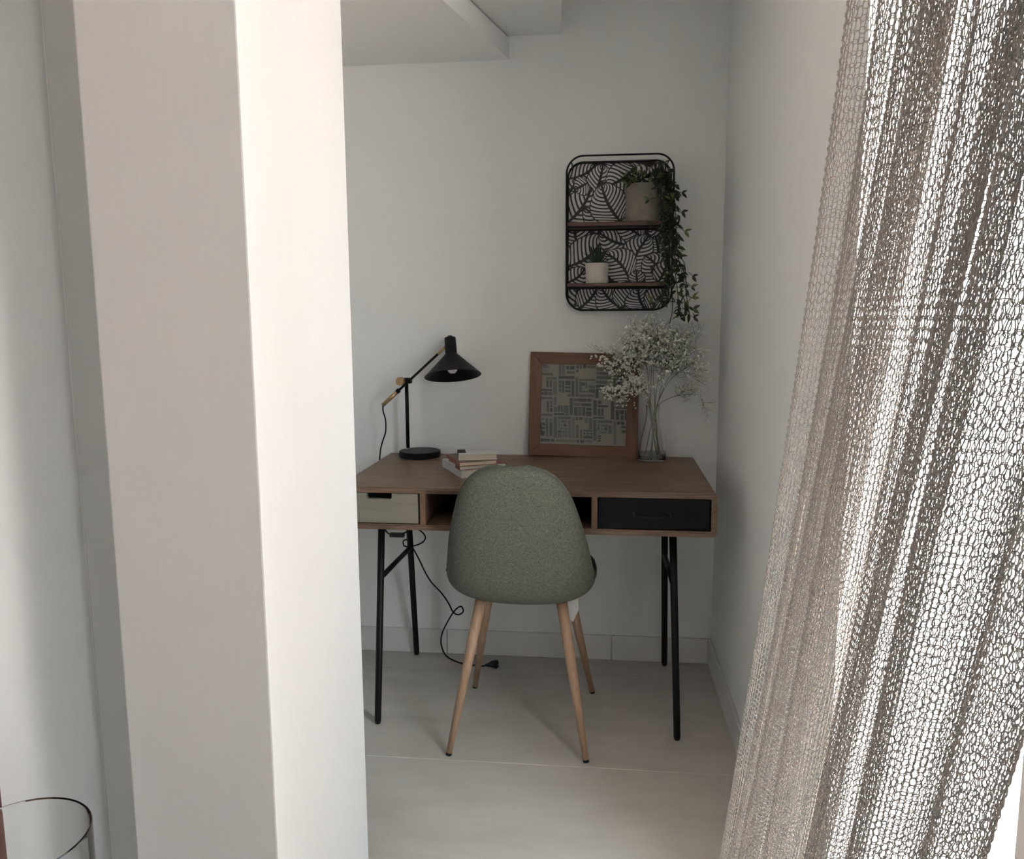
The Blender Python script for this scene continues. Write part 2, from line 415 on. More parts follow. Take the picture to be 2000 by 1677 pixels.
# ------------------------------------------------------------------ knitted curtain
def curtain():
    T = 248                      # courses
    top, bot = CEIL - 0.004, 0.006
    # control of far (left) and near edges against height
    zc = np.array([0.0, 0.223, 0.676, 1.00, 1.33, 1.60, 2.42])
    yf = np.array([1.46, 1.390, 1.215, 1.095, 0.945, 0.842, 0.65])
    xf = np.array([.250, .255, .270, .279, .280, .280, .280])
    yn = np.array([0.77, .705, .580, .485, .385, .320, .150])
    xn = np.array([.285, .285, .285, .285, .285, .285, .285])
    NF = 7.6
    def P(s, z):
        s = np.asarray(s, float); z = np.asarray(z, float)
        def sm(tab):
            return np.interp(z, zc, tab) * 0.5 + 0.25 * (np.interp(z + .12, zc, tab) + np.interp(z - .12, zc, tab))
        Y0, Y1, X0, X1 = sm(yf), sm(yn), sm(xf), sm(xn)
        h = (2.42 - z) / 2.42
        ph = 2 * np.pi * (NF * (1 - (1 - s) ** 1.6) + 0.18 * np.sin(2 * np.pi * s * 1.3 + 0.7) + 0.16 * np.sin(3.1 * s * 2 * np.pi + 2.0)) + 0.9 * np.sin(2.2 * h + 5 * s) * h
        amp = (0.030 + 0.011 * np.sin(9.0 * s + 1.0) + 0.009 * np.sin(4 * h + 17 * s)) * (0.80 + 0.35 * h)
        edge = np.clip(s / 0.04, 0, 1)
        x = X0 + (X1 - X0) * s + amp * np.sin(ph) * edge
        y = Y0 + (Y1 - Y0) * s + 0.016 * np.sin(2 * ph) * edge
        return np.stack([x, y, z], -1)
    # uniform yarn spacing along the cloth
    ss = np.linspace(0, 1, 4001)
    p = P(ss, np.full_like(ss, 1.0))
    al = np.concatenate([[0], np.cumsum(np.linalg.norm(np.diff(p, axis=0), axis=1))])
    U = int(al[-1] / 0.0099)     # wales
    al /= al[-1]
    K = 9
    th = (np.arange(U * K + 1)) / K * 2 * np.pi
    A = 0.66
    rows = []
    nv = U * K + 1
    hrow = (top - bot) / T
    # loop jitter
    for j in range(T):
        off = rng.normal(0, 0.05, U + 1)
        ju = np.interp(np.arange(nv) / K, np.arange(U + 1), off)
        tight = np.interp(np.arange(nv) / K, np.arange(U + 1), 1 + rng.normal(0, 0.12, U + 1))
        uu = th / (2 * np.pi) + 0.19 * np.sin(2 * th) + ju * 0.6 + 0.5 * (j % 2) * 0
        uu = np.clip(uu / U, 0, 1)
        zz = bot + hrow * (j + 0.5 - A * np.cos(th) * tight * 1.08)
        zz = np.clip(zz, bot, top)
        s = np.interp(uu, al, ss)
        c = P(s, zz)
        e = 1e-3
        ts = P(np.clip(s + e, 0, 1), zz) - P(np.clip(s - e, 0, 1), zz)
        tz = P(s, zz + 0.004) - P(s, zz - 0.004)
        nn = np.cross(ts, tz)
        nn /= np.linalg.norm(nn, axis=1)[:, None] + 1e-12
        c = c + nn * (0.0009 * np.cos(2 * th))[:, None]
        t = np.gradient(c, axis=0)
        t /= np.linalg.norm(t, axis=1)[:, None] + 1e-12
        b1 = np.cross(t, nn); b1 /= np.linalg.norm(b1, axis=1)[:, None] + 1e-12
        b2 = np.cross(t, b1)
        R = 0.00050 * (1 + 0.15 * rng.normal(0, 1, nv).clip(-1, 1))[:, None]
        ring = [c + R * (math.cos(a) * b1 + math.sin(a) * b2) for a in (0.5, 0.5 + 2.0944, 0.5 + 4.18879)]
        rows.append(np.stack(ring, 1))
    V = np.concatenate(rows, 0).reshape(-1, 3).astype(np.float32)
    i = np.arange(nv - 1)[:, None]
    k = np.arange(3)[None, :]
    q = np.stack([i * 3 + k, i * 3 + (k + 1) % 3, (i + 1) * 3 + (k + 1) % 3, (i + 1) * 3 + k], -1).reshape(-1, 4)
    Fq = (q[None] + (np.arange(T) * nv * 3)[:, None, None]).reshape(-1, 4).astype(np.int32)
    me = bpy.data.meshes.new('knit_curtain')
    me.vertices.add(len(V)); me.vertices.foreach_set('co', V.ravel())
    me.loops.add(Fq.size); me.loops.foreach_set('vertex_index', Fq.ravel())
    me.polygons.add(len(Fq))
    me.polygons.foreach_set('loop_start', np.arange(0, Fq.size, 4, dtype=np.int32))
    me.polygons.foreach_set('use_smooth', np.ones(len(Fq), bool))
    me.materials.append(m_yarn)
    me.update(calc_edges=True)
    o = bpy.data.objects.new('knit_curtain', me)
    COL.objects.link(o)
    return tag(o, 'beige open-knit net curtain gathered in folds at the terrace opening', 'curtain')
curtain()

# ------------------------------------------------------------------ desk
DX, DD = 0.5497, 0.2986
DLOC = Vector((-0.2130, 2.8048 - DD - 0.005, 0))
desk = thing('writing_desk', 'walnut writing desk with thin black metal legs against the back wall', 'desk', DLOC, math.radians(-0.49))
ZT, ZB, TH = 0.770, 0.6445, 0.0165
def ring_box(name, x0, x1, z0, z1, r, th, y0, y1, m, parent):
    o = rrect(x0, x1, z0, z1, r, 5)
    i = rrect(x0 + th, x1 - th, z0 + th, z1 - th, 0.004, 5)
    n = len(o)
    V = [(x, y0, z) for x, z in o] + [(x, y0, z) for x, z in i] + [(x, y1, z) for x, z in o] + [(x, y1, z) for x, z in i]
    F = []
    for k in range(n):
        k2 = (k + 1) % n
        F += [(k, k2, n + k2, n + k), (2 * n + k, 3 * n + k, 3 * n + k2, 2 * n + k2), (k, 2 * n + k, 2 * n + k2, k2), (n + k, n + k2, 3 * n + k2, 3 * n + k)]
    bm = bmesh.new()
    vs = [bm.verts.new(v) for v in V]
    for f in F: bm.faces.new([vs[q] for q in f])
    bmesh.ops.recalc_face_normals(bm, faces=bm.faces)
    es = [e for e in bm.edges if all(abs(v.co.y - y0) < 1e-6 for v in e.verts) and len(e.link_faces) == 2 and e.calc_face_angle(0) > 0.8]
    bmesh.ops.bevel(bm, geom=es, offset=0.004, segments=2, affect='EDGES')
    return bm_obj(name, bm, m, parent)
car = ring_box('carcass', -DX, DX, ZB, ZT, 0.013, TH, -DD, DD, m_walnut, desk)
box('back_panel', (-DX + TH, DD - 0.02, ZB + TH), (DX - TH, DD - 0.008, ZT - TH), m_walnut, desk)
XD1, XD2 = -0.287, 0.209
for xd in (XD1, XD2):
    box('divider', (xd - 0.0085, -DD + 0.004, ZB + TH), (xd + 0.0085, DD - 0.02, ZT - TH), m_walnut_v, desk, bev=0.002)
# left drawer with a cut-out grip
za, zb = ZB + TH + 0.003, ZT - TH - 0.002
xa, xb = -DX + TH + 0.002, XD1 - 0.0085 - 0.006
cx = (xa + xb) / 2
poly = [(xa, za), (xb, za), (xb, zb), (cx + 0.038, zb), (cx + 0.038, zb - 0.013), (cx + 0.034, zb - 0.017), (cx - 0.034, zb - 0.017), (cx - 0.038, zb - 0.013), (cx - 0.038, zb), (xa, zb)]
bm = bmesh.new()
f0 = [bm.verts.new((x, -DD + 0.006, z)) for x, z in poly]
f1 = [bm.verts.new((x, -DD + 0.022, z)) for x, z in poly]
bm.faces.new(f0); bm.faces.new(f1[::-1])
for k in range(len(poly)):
    bm.faces.new((f0[k], f1[k], f1[(k + 1) % len(poly)], f0[(k + 1) % len(poly)]))
dl = bm_obj('drawer', bm, m_taupe, desk)
dl['label'] = 'taupe drawer front with a cut-out grip'
box('drawer_box', (xa + 0.004, -DD + 0.060, za), (xb - 0.004, DD - 0.04, zb - 0.006), m_dark, dl)
# right black drawer with bow handle
xa, xb = XD2 + 0.0085 + 0.003, DX - TH - 0.004
dr = box('drawer', (xa, -DD + 0.008, za), (xb, -DD + 0.026, zb), m_blackdrawer, desk, bev=0.0015)
dr['label'] = 'black drawer front with a bow handle'
box('drawer_box', (xa + 0.004, -DD + 0.026, za), (xb - 0.004, DD - 0.04, zb - 0.006), m_dark, dr)
hx0, hx1, hz = 0.322, 0.420, 0.7065
pts = []
for k in range(13):
    t = k / 12
    pts.append((hx0 + (hx1 - hx0) * t, -DD + 0.008 - 0.004 - 0.020 * math.sin(math.pi * t), hz - 0.005 * math.sin(math.pi * t)))
V, F = tube(pts, [0.003 + 0.002 * math.sin(math.pi * k / 12) for k in range(13)], 10)
for hx in (hx0, hx1):
    tube([(hx, -DD + 0.009, hz), (hx, -DD + 0.004, hz), (hx, -DD + 0.002, hz)], [0.0075, 0.0075, 0.004], 12, True, V, F)
mesh_obj('handle', V, F, m_black, dr, smooth=True)
# legs: A-frames with a horizontal brace
for sx in (-1, 1):
    ft, ff = Vector((sx * 0.436, -0.205, ZB)), Vector((sx * 0.4615, -0.224, 0.0))
    rt_, rf = Vector((sx * 0.436, 0.115, ZB)), Vector((sx * 0.4615, 0.2975, 0.0))
    for a_, b_ in ((ft, ff), (rt_, rf)):
        mid = a_.lerp(b_, 0.985)
        tube_obj('leg', [a_, mid, b_], [0.0108, 0.0105, 0.0085], m_black, desk, n=14)
    zz = 0.468
    p0 = ft.lerp(ff, (ZB - zz) / ZB); p1 = rt_.lerp(rf, (ZB - zz + 0.014) / ZB)
    tube_obj('brace', [p0, p1], 0.0085, m_black, desk, n=12)
    box('mounting_plate', (sx * 0.436 - 0.02, -0.235, ZB - 0.004), (sx * 0.436 + 0.02, 0.145, ZB), m_black, desk)

# ------------------------------------------------------------------ chair
ch = thing('dining_chair', 'grey-green fabric shell chair with splayed light wooden legs', 'chair', (-0.216, 2.337, 0), math.radians(-1.7))
prof = [(0.225, 0.438), (0.215, 0.449), (0.18, 0.4585), (0.10, 0.456), (0.02, 0.450), (-0.06, 0.446), (-0.13, 0.450), (-0.178, 0.470), (-0.204, 0.510), (-0.220, 0.560), (-0.236, 0.620), (-0.253, 0.690), (-0.272, 0.765), (-0.287, 0.818), (-0.296, 0.849), (-0.301, 0.865)]
halfw = [0.120, 0.160, 0.190, 0.210, 0.216, 0.217, 0.217, 0.216, 0.213, 0.206, 0.195, 0.179, 0.155, 0.125, 0.088, 0.036]
lift = [0.015, 0.020, 0.028, 0.040, 0.050, 0.060, 0.072, 0.080, 0.080, 0.072, 0.060, 0.050, 0.040, 0.030, 0.020, 0.012]
PC = spline([(0, y, z) for y, z in prof], 3)
W = np.interp(np.linspace(0, len(prof) - 1, len(PC)), range(len(prof)), halfw)
LF = np.interp(np.linspace(0, len(prof) - 1, len(PC)), range(len(prof)), lift)
NVX = 18
V, F = [], []
T_OUT = 0.012
inner, outer = [], []
for i, c in enumerate(PC):
    t = (PC[min(i + 1, len(PC) - 1)] - PC[max(i - 1, 0)]).normalized()
    nrm = Vector((0, t.z, -t.y))                # towards the sitter
    if nrm.z < 0 and nrm.y < 0: nrm = -nrm
    ri, ro = [], []
    for k in range(NVX + 1):
        v = -1 + 2 * k / NVX
        e = LF[i] * abs(v) ** 2.4
        thick = 0.034 * (1 - 0.30 * abs(v) ** 4)
        x = W[i] * math.sin(v * math.pi / 2 * 0.92) / math.sin(math.pi / 2 * 0.92)
        q = Vector((x, c.y, c.z)) + nrm * e
        ri.append(len(V)); V.append(q + nrm * (thick * 0.5))
        ro.append(len(V)); V.append(q - nrm * (thick * 0.5))
    inner.append(ri); outer.append(ro)
for i in range(len(PC) - 1):
    for k in range(NVX):
        F.append((inner[i][k], inner[i][k + 1], inner[i + 1][k + 1], inner[i + 1][k]))
        F.append((outer[i][k], outer[i + 1][k], outer[i + 1][k + 1], outer[i][k + 1]))
    for k in (0, NVX):
        F.append((inner[i][k], inner[i + 1][k], outer[i + 1][k], outer[i][k]))
for i in (0, len(PC) - 1):
    for k in range(NVX):
        F.append((inner[i][k], outer[i][k], outer[i][k + 1], inner[i][k + 1]))
bm = bmesh.new()
vs = [bm.verts.new(v) for v in V]
for f in F: bm.faces.new([vs[q] for q in f])
shell = bm_obj('seat_shell', bm, m_fabric, ch, smooth=True)
sd = shell.modifiers.new('subdivision', 'SUBSURF'); sd.levels = 1; sd.render_levels = 2
# piping along the border
bd = [V[outer[i][0]].lerp(V[inner[i][0]], 0.35) for i in range(len(PC))] + [V[outer[-1][k]].lerp(V[inner[-1][k]], 0.35) for k in range(1, NVX)] + [V[outer[i][NVX]].lerp(V[inner[i][NVX]], 0.35) for i in range(len(PC) - 1, -1, -1)]
tube_obj('piping', spline(bd[::2], 4), 0.0022, m_fabric, ch, n=6)
Rz = Matrix.Rotation(math.radians(1.7), 3, 'Z')
def cl(x, y, z): return Rz @ Vector((x + 0.216, y - 2.337, z))
feet = [((-0.421, 2.121), (-0.335, 2.212, 0.437)), ((-0.023, 2.123), (-0.098, 2.212, 0.437)), ((-0.410, 2.552), (-0.335, 2.445, 0.437)), ((-0.009, 2.553), (-0.095, 2.445, 0.437))]
for (fx, fy), tp in feet:
    f_ = cl(fx, fy, 0.0); t_ = cl(*tp)
    lg = tube_obj('leg', [t_, t_.lerp(f_, 0.35), t_.lerp(f_, 0.985)], [0.0165, 0.0150, 0.0088], m_oak, ch, n=18)
    tube_obj('foot_cap', [t_.lerp(f_, 0.984), f_], [0.0090, 0.0086], m_black, lg, n=14)
    tube_obj('bracket', [cl(tp[0], tp[1], 0.440), cl(-0.216 + (tp[0] + 0.216) * 0.62, 2.335 + (tp[1] - 2.335) * 0.62, 0.438)], [0.014, 0.010], m_oak, lg, n=10)
# care label under the seat
p = [cl(-0.088, 2.25, 0.437), cl(-0.052, 2.26, 0.440), cl(-0.050, 2.25, 0.405), cl(-0.066, 2.245, 0.368), cl(-0.074, 2.243, 0.375), cl(-0.082, 2.245, 0.400)]
V = list(p) + [q + Vector((0, 0.0008, 0)) for q in p]
F = [(0, 1, 2, 5), (5, 2, 3, 4), (6, 11, 8, 7), (11, 10, 9, 8)] + [(i, 6 + i, 6 + (i + 1) % 6, (i + 1) % 6) for i in range(6)]
mesh_obj('care_label', V, F, m_label, ch)

# ------------------------------------------------------------------ desk lamp
LX, LY = -0.629, 2.742
lamp = thing('desk_lamp', 'black desk lamp with brass knob and cone shade on the desk', 'lamp', (LX, LY, ZT))
lathe('base', [(0, 0), (0.071, 0), (0.0735, 0.002), (0.0735, 0.019), (0.0715, 0.0215), (0, 0.0215)], m_black, lamp, n=56)
px = -0.672 - LX
tube_obj('pole', [(px, 0, 0.020), (px, 0, 0.272)], 0.0066, m_black, lamp, n=16)
lathe('collar', [(0.008, 0.0215), (0.0082, 0.028), (0.0065, 0.030), (0, 0.030)], m_chrome, lamp, n=20, loc=(px, 0, 0))
z_ = lambda z: z - ZT
e0 = Vector((-0.757 - LX, 0.0, z_(0.9535))); e1 = Vector((-0.526 - LX, 0.0, z_(1.160)))
yv = Vector((0, -0.010, 0))
arm = tube_obj('arm', [(e0 + yv).lerp(e1 + yv, 0.20), (e0 + yv).lerp(e1 + yv, 0.90)], 0.0044, m_black, lamp, n=14)
tube_obj('counterweight', [(e0 + yv), (e0 + yv).lerp(e1 + yv, 0.235)], [0.0070, 0.0070], m_brass, lamp, n=16)
tube_obj('arm_collar', [(e0 + yv).lerp(e1 + yv, 0.228), (e0 + yv).lerp(e1 + yv, 0.262)], 0.0082, m_black, lamp, n=16)
tube_obj('arm_tip', [(e0 + yv).lerp(e1 + yv, 0.875), (e0 + yv).lerp(e1 + yv, 0.985)], 0.0052, m_brass, lamp, n=14)
lathe('joint_knob', [(0, -0.008), (0.0135, -0.008), (0.0148, -0.0065), (0.0148, 0.0065), (0.0135, 0.008), (0, 0.008)], m_brass, lamp, n=32, loc=(px - 0.014, -0.030, z_(1.040)), rot=(math.radians(90), 0, math.radians(-12)))
lathe('joint', [(0, -0.016), (0.0085, -0.015), (0.0105, -0.006), (0.0105, 0.010), (0.0085, 0.018), (0, 0.019)], m_black, lamp, n=24, loc=(px + 0.003, -0.008, z_(1.0405)), rot=(0, math.radians(90), 0))
tube_obj('joint_pin', [(px - 0.012, -0.030, z_(1.04)), (px, 0.004, z_(1.04))], 0.005, m_black, lamp, n=12)
# shade: axis leans towards the camera
sh = bpy.data.objects.new('shade', None)
rot = Euler((math.radians(-15.5), math.radians(-6.5), 0), 'XYZ')
axis = rot.to_matrix() @ Vector((0, 0, 1))
rimc = Vector((-0.499 - LX, -0.035, z_(1.060)))
def lrot(name, prof, m, par, n=48): return lathe(name, prof, m, par, n=n, loc=rimc, rot=rot)
o = lrot('shade', [(0.0175, 0.077), (0.0200, 0.080), (0.0205, 0.0775), (0.0985, 0.0005), (0.0985, -0.001), (0.0970, -0.001), (0.0190, 0.0760)], m_black, lamp)
lrot('socket_housing', [(0.0, 0.074), (0.0205, 0.074), (0.0200, 0.134), (0.0180, 0.136), (0.0, 0.136)], m_black, lamp)
hb = rimc + axis * 0.134
lrot('top_nut', [(0.0, 0.135), (0.009, 0.135), (0.009, 0.141), (0.006, 0.143), (0, 0.143)], m_black, lamp, n=20)
lrot('bulb', [(0.0, 0.008), (0.010, 0.010), (0.0165, 0.018), (0.018, 0.028), (0.015, 0.040), (0.011, 0.052), (0.010, 0.075), (0, 0.075)], m_bulb, lamp, n=24)
# link between arm tip and socket
sp = rimc + axis * 0.118
tube_obj('shade_link', [(e0 + yv).lerp(e1 + yv, 0.97), sp], [0.0045, 0.0045], m_black, lamp, n=10)
# cord: down behind the desk end, looped round the rear leg, down to the floor
cp = [(-0.757, 2.732, 0.953), (-0.757, 2.735, 0.930), (-0.7525, 2.745, 0.900), (-0.756, 2.755, 0.855), (-0.772, 2.765, 0.815), (-0.783, 2.770, 0.770), (-0.785, 2.765, 0.690), (-0.778, 2.730, 0.580), (-0.752, 2.690, 0.520), (-0.728, 2.660, 0.5055), (-0.700, 2.650, 0.507), (-0.672, 2.648, 0.512), (-0.640, 2.660, 0.525), (-0.617, 2.680, 0.512), (-0.604, 2.690, 0.488), (-0.616, 2.690, 0.468), (-0.645, 2.675, 0.459), (-0.672, 2.660, 0.462), (-0.684, 2.690, 0.472), (-0.672, 2.716, 0.468), (-0.655, 2.712, 0.440), (-0.633, 2.715, 0.395), (-0.612, 2.720, 0.345), (-0.590, 2.720, 0.310), (-0.555, 2.720, 0.272), (-0.530, 2.720, 0.235), (-0.515, 2.722, 0.203), (-0.496, 2.724, 0.192), (-0.478, 2.726, 0.204), (-0.486, 2.728, 0.222), (-0.508, 2.730, 0.207), (-0.535, 2.732, 0.165), (-0.560, 2.735, 0.110), (-0.563, 2.738, 0.066), (-0.545, 2.740, 0.025), (-0.500, 2.738, 0.0035), (-0.455, 2.724, 0.003), (-0.415, 2.716, 0.003), (-0.388, 2.712, 0.008)]
off = Vector((LX, LY, ZT))
tube_obj('power_cord', [q - off for q in spline(cp, 6)], 0.0026, m_cord, lamp, n=8)
box('cord_switch', tuple(Vector((-0.722, 2.640, 0.498)) - off), tuple(Vector((-0.670, 2.660, 0.512)) - off), m_plug, lamp, bev=0.003)
V, F = [], []
tube([Vector(q) - off for q in ((-0.398, 2.714, 0.008), (-0.386, 2.712, 0.010), (-0.372, 2.710, 0.015), (-0.358, 2.708, 0.016), (-0.352, 2.707, 0.016))], [0.0045, 0.0065, 0.012, 0.0155, 0.0150], 14, True, V, F)
pg = mesh_obj('plug', V, F, m_plug, lamp, smooth=True)
for dz in (-0.008, 0.008):
    tube_obj('prong', [Vector((-0.353, 2.707, 0.016 + dz)) - off, Vector((-0.336, 2.704, 0.016 + dz)) - off], 0.0023, m_chrome, pg, n=8)

# ------------------------------------------------------------------ books
def book(label, corner, ang, wid, ln, z0, th, cover, pages, extra=None, hard=0.0015):
    t = thing('paperback_book', label, 'book', (corner[0], corner[1], z0), math.radians(ang), 'books stacked on the desk')
    # local: x = width (pages face -y end), y = along spine; spine at x=0
    bm = bmesh.new()
    bm_box(bm, (0, 0, 0), (hard, ln, th)); bm_box(bm, (hard, 0, 0), (wid, ln, hard)); bm_box(bm, (hard, 0, th - hard), (wid, ln, th))
    bm_obj('cover', bm, cover, t)
    box('page_block', (hard, 0.0015, hard), (wid - 0.002, ln - 0.0015, th - hard), pages, t)
    return t
m_bwhite = mat('white_glossy_cover', (0.62, 0.62, 0.61), 0.35)
m_bwhite2 = mat('white_paper_cover', (0.60, 0.58, 0.58), 0.5)
m_bred = mat('dark_red_cover', (0.16, 0.030, 0.028), 0.4)
m_brust = mat('rust_red_cover', (0.27, 0.085, 0.045), 0.45)
m_bdark = mat('dark_green_block', (0.016, 0.019, 0.013), 0.6, spec=0.15)
m_text = mat('grey_title_ink', (0.22, 0.21, 0.21), 0.5)
m_tan = mat('tan_olive_cover', (0.13, 0.095, 0.055), 0.5)
A_ = book('thick white paperback at the bottom of the book stack', (-0.413, 2.359), 27.0, 0.150, 0.214, ZT, 0.0265, m_bwhite2, m_paper_w)
B_ = book('thin dark red book with white page edge, second from the bottom', (-0.417, 2.350), 27.0, 0.152, 0.120, ZT + 0.0267, 0.0125, m_bred, m_paper_w)
box('spine_label', (-0.0004, 0.045, 0.001), (0.0, 0.118, 0.0118), m_bwhite2, B_)
C_ = book('rust-red book lying under the topmost white book', (-0.4165, 2.345), 24.5, 0.120, 0.165, ZT + 0.0394, 0.0125, m_brust, m_paper)
box('cover_panel', (0.003, 0.003, 0.0125), (0.117, 0.162, 0.0128), m_tan, C_)
D_ = book('small white-covered book with dark corner block on top of the stack', (-0.424, 2.380), 13.0, 0.119, 0.112, ZT + 0.0523, 0.0195, m_bwhite, m_paper)
box('cover_block', (-0.0004, 0.018, 0.003), (0.024, 0.085, 0.0198), m_bdark, D_)
# title strokes (too small to read in the photograph)
V, F = [], []
x = 0.045
for k in range(8):
    hgt = 0.016 if k in (0, 4) else 0.010
    wd = 0.0018
    for dx in (0, 0.0042):
        i0 = len(V)
        V += [(x + dx, 0.060, 0.0197), (x + dx + wd, 0.060, 0.0197), (x + dx + wd, 0.060 + hgt, 0.0197), (x + dx, 0.060 + hgt, 0.0197)]
        F.append((i0, i0 + 1, i0 + 2, i0 + 3))
    x += 0.0085
mesh_obj('title_lettering', V, F, m_text, D_)

# ------------------------------------------------------------------ framed print leaning on the wall
FW, FH, FD, RW = 0.384, 0.366, 0.020, 0.0415
pf = thing('picture_frame', 'square wooden picture frame with green-grey geometric print leaning on the wall', 'picture', (-0.053, 2.771, ZT + 0.001), math.radians(0.9))
pf.rotation_euler = (math.radians(-7.0), math.radians(1.2), math.radians(0.9))
h2 = FW / 2
def rail(o0, o1, i0, i1, m):
    """mitred rail; outer edge o0-o1, inner edge i0-i1 (x,z); front at y=0, sloped down slightly inwards"""
    bm = bmesh.new()
    pts = [o0, o1, i1, i0]
    f = [bm.verts.new((p[0], 0.000 if k < 2 else 0.0045, p[1])) for k, p in enumerate(pts)]
    b = [bm.verts.new((p[0], FD, p[1])) for p in pts]
    bm.faces.new(f); bm.faces.new(b[::-1])
    for k in range(4): bm.faces.new((f[k], b[k], b[(k + 1) % 4], f[(k + 1) % 4]))
    bmesh.ops.bevel(bm, geom=list(bm.edges), offset=0.0014, segments=1, affect='EDGES')
    return bm_obj('frame_rail', bm, m, pf)
g2 = 0.0003
rail((-h2, 0), (h2, 0), (-h2 + RW, RW), (h2 - RW, RW), m_frame_h)
rail((-h2, FH), (h2, FH), (-h2 + RW, FH - RW), (h2 - RW, FH - RW), m_frame_h)
rail((-h2, g2), (-h2, FH - g2), (-h2 + RW, RW + g2), (-h2 + RW, FH - RW - g2), m_frame_v)
rail((h2, g2), (h2, FH - g2), (h2 - RW, RW + g2), (h2 - RW, FH - RW - g2), m_frame_v)
m_artbg = mat('cream_print_paper', (0.37, 0.355, 0.305), 0.7)
greens = [mat('print_sage', (0.15, 0.16, 0.13), 0.7), mat('print_slate', (0.09, 0.098, 0.085), 0.7), mat('print_pale_sage', (0.205, 0.215, 0.175), 0.7), mat('print_ink', (0.055, 0.06, 0.058), 0.7), mat('print_sand', (0.40, 0.37, 0.28), 0.7), mat('print_blush', (0.39, 0.345, 0.305), 0.7)]
art = box('art_print', (-h2 + RW - 0.004, 0.012, RW - 0.004), (h2 - RW + 0.004, 0.015, FH - RW + 0.004), m_artbg, pf)
# rectangles read off the print: (x0,y0,x1,y1,tone), origin top left, units 1280 x 1150
RC = """280 280 330 330 0;340 285 375 330 2;270 350 360 370 2;260 395 430 430 0;330 285 505 430 5;515 265 550 425 0;560 265 605 425 2;625 290 665 340 1;680 290 745 340 1;630 365 745 400 0;770 280 810 325 1;770 345 808 378 1;820 265 850 330 0;870 262 915 320 1;930 280 1050 315 0;770 330 1050 455 4;1065 300 1165 355 2;1180 290 1290 350 0;1225 305 1260 345 1;1065 370 1300 405 0;1065 430 1300 465 0;1310 265 1355 430 0;1365 300 1520 375 4;1365 400 1520 440 1;265 450 320 600 5;330 455 480 485 0;330 500 360 600 1;380 500 410 600 1;430 500 485 710 2;255 625 410 650 1;260 665 290 710 1;300 660 345 710 1;355 660 410 710 0;510 435 745 475 1;510 500 550 540 1;510 555 550 600 1;510 612 550 665 0;563 500 590 670 1;603 500 690 565 1;603 580 690 610 1;603 628 690 662 1;700 500 740 725 1;510 680 690 722 4;640 685 690 722 0;760 450 795 725 0;810 470 1045 492 0;815 505 850 650 0;850 520 900 565 1;905 510 930 600 0;810 640 940 660 0;805 690 1035 722 0;950 560 1040 600 0;955 610 980 660 1;990 612 1010 665 3;1015 612 1038 665 3;1060 495 1220 530 0;1055 550 1180 590 1;1050 605 1095 735 1;1105 605 1145 640 1;1160 600 1300 735 2;1310 450 1355 735 0;1365 450 1520 480 0;1365 500 1410 735 3;1425 500 1520 620 2;1425 640 1520 735 1;250 740 420 770 0;255 790 325 965 5;335 795 365 950 1;380 790 415 840 0;380 855 415 880 1;380 890 415 950 1;435 740 480 855 2;490 740 660 840 4;435 870 485 945 0;498 850 525 945 1;540 850 567 945 1;580 850 655 955 0;435 960 590 990 1;600 960 655 990 0;670 745 715 985 1;725 750 790 790 0;795 750 920 790 1;930 750 985 790 1;725 810 830 850 2;840 815 985 850 1;735 870 785 990 1;795 865 845 985 0;858 865 900 990 1;910 875 990 915 1;910 930 990 995 1;1020 770 1070 975 1;1085 770 1135 820 1;1085 835 1235 862 3;1085 880 1120 985 1;1135 880 1170 985 1;1180 880 1265 1000 5;1015 1000 1175 1025 1;1275 780 1325 1030 1;1340 780 1510 820 0;1340 840 1510 880 0;1345 900 1395 1035 1;1405 900 1465 960 1;1415 970 1460 1040 1;1478 900 1510 1040 1;245 975 415 1005 0;245 1030 290 1075 2;235 1100 255 1290 3;265 1100 305 1140 3;230 1165 300 1190 3;255 1215 300 1285 3;315 1040 350 1295 0;370 1040 410 1090 2;370 1100 410 1290 1;235 1330 375 1370 1;390 1335 440 1370 1;430 1015 480 1310 0;490 1010 690 1045 0;500 1060 525 1160 2;540 1065 630 1090 0;545 1100 560 1160 2;580 1105 620 1150 1;520 1170 635 1190 0;495 1210 545 1235 3;495 1248 545 1270 1;495 1280 545 1302 1;560 1205 590 1300 2;600 1200 635 1300 2;650 1060 690 1310 2;705 1015 745 1310 2;760 1015 795 1055 1;810 1015 855 1055 1;750 1070 885 1110 5;890 1020 940 1100 2;955 1020 1000 1180 0;765 1120 800 1310 0;820 1120 940 1180 4;825 1185 850 1310 1;870 1185 1005 1215 0;875 1228 900 1255 3;920 1228 950 1255 3;965 1230 1000 1258 1;870 1270 1005 1310 1;470 1335 760 1365 2;775 1330 805 1375 1;820 1330 885 1375 1;900 1330 1000 1370 2;1015 1050 1065 1340 0;1080 1050 1295 1085 0;1080 1100 1110 1190 0;1130 1110 1230 1135 0;1130 1150 1160 1190 2;1180 1145 1225 1190 1;1100 1205 1230 1235 2;1240 1120 1290 1235 0;1085 1260 1130 1285 3;1085 1295 1130 1315 1;1085 1325 1130 1350 1;1150 1250 1290 1390 5;1310 1050 1355 1390 2;1370 1060 1410 1105 3;1425 1060 1470 1105 3;1425 1120 1490 1150 1;1365 1160 1420 1350 4;1430 1180 1490 1220 1;1365 1240 1490 1390 5"""
V, F, FM = [], [], []
ax0, ax1, az0, az1 = -h2 + RW - 0.002, h2 - RW + 0.002, RW - 0.002, FH - RW + 0.002
def toart(x, y):
    k = (y - 262) / (1410 - 262)
    xl = 262 - 45 * k; xr = 1525 - 30 * k
    return ax0 + (ax1 - ax0) * (x - xl) / (xr - xl), az1 - (az1 - az0) * k
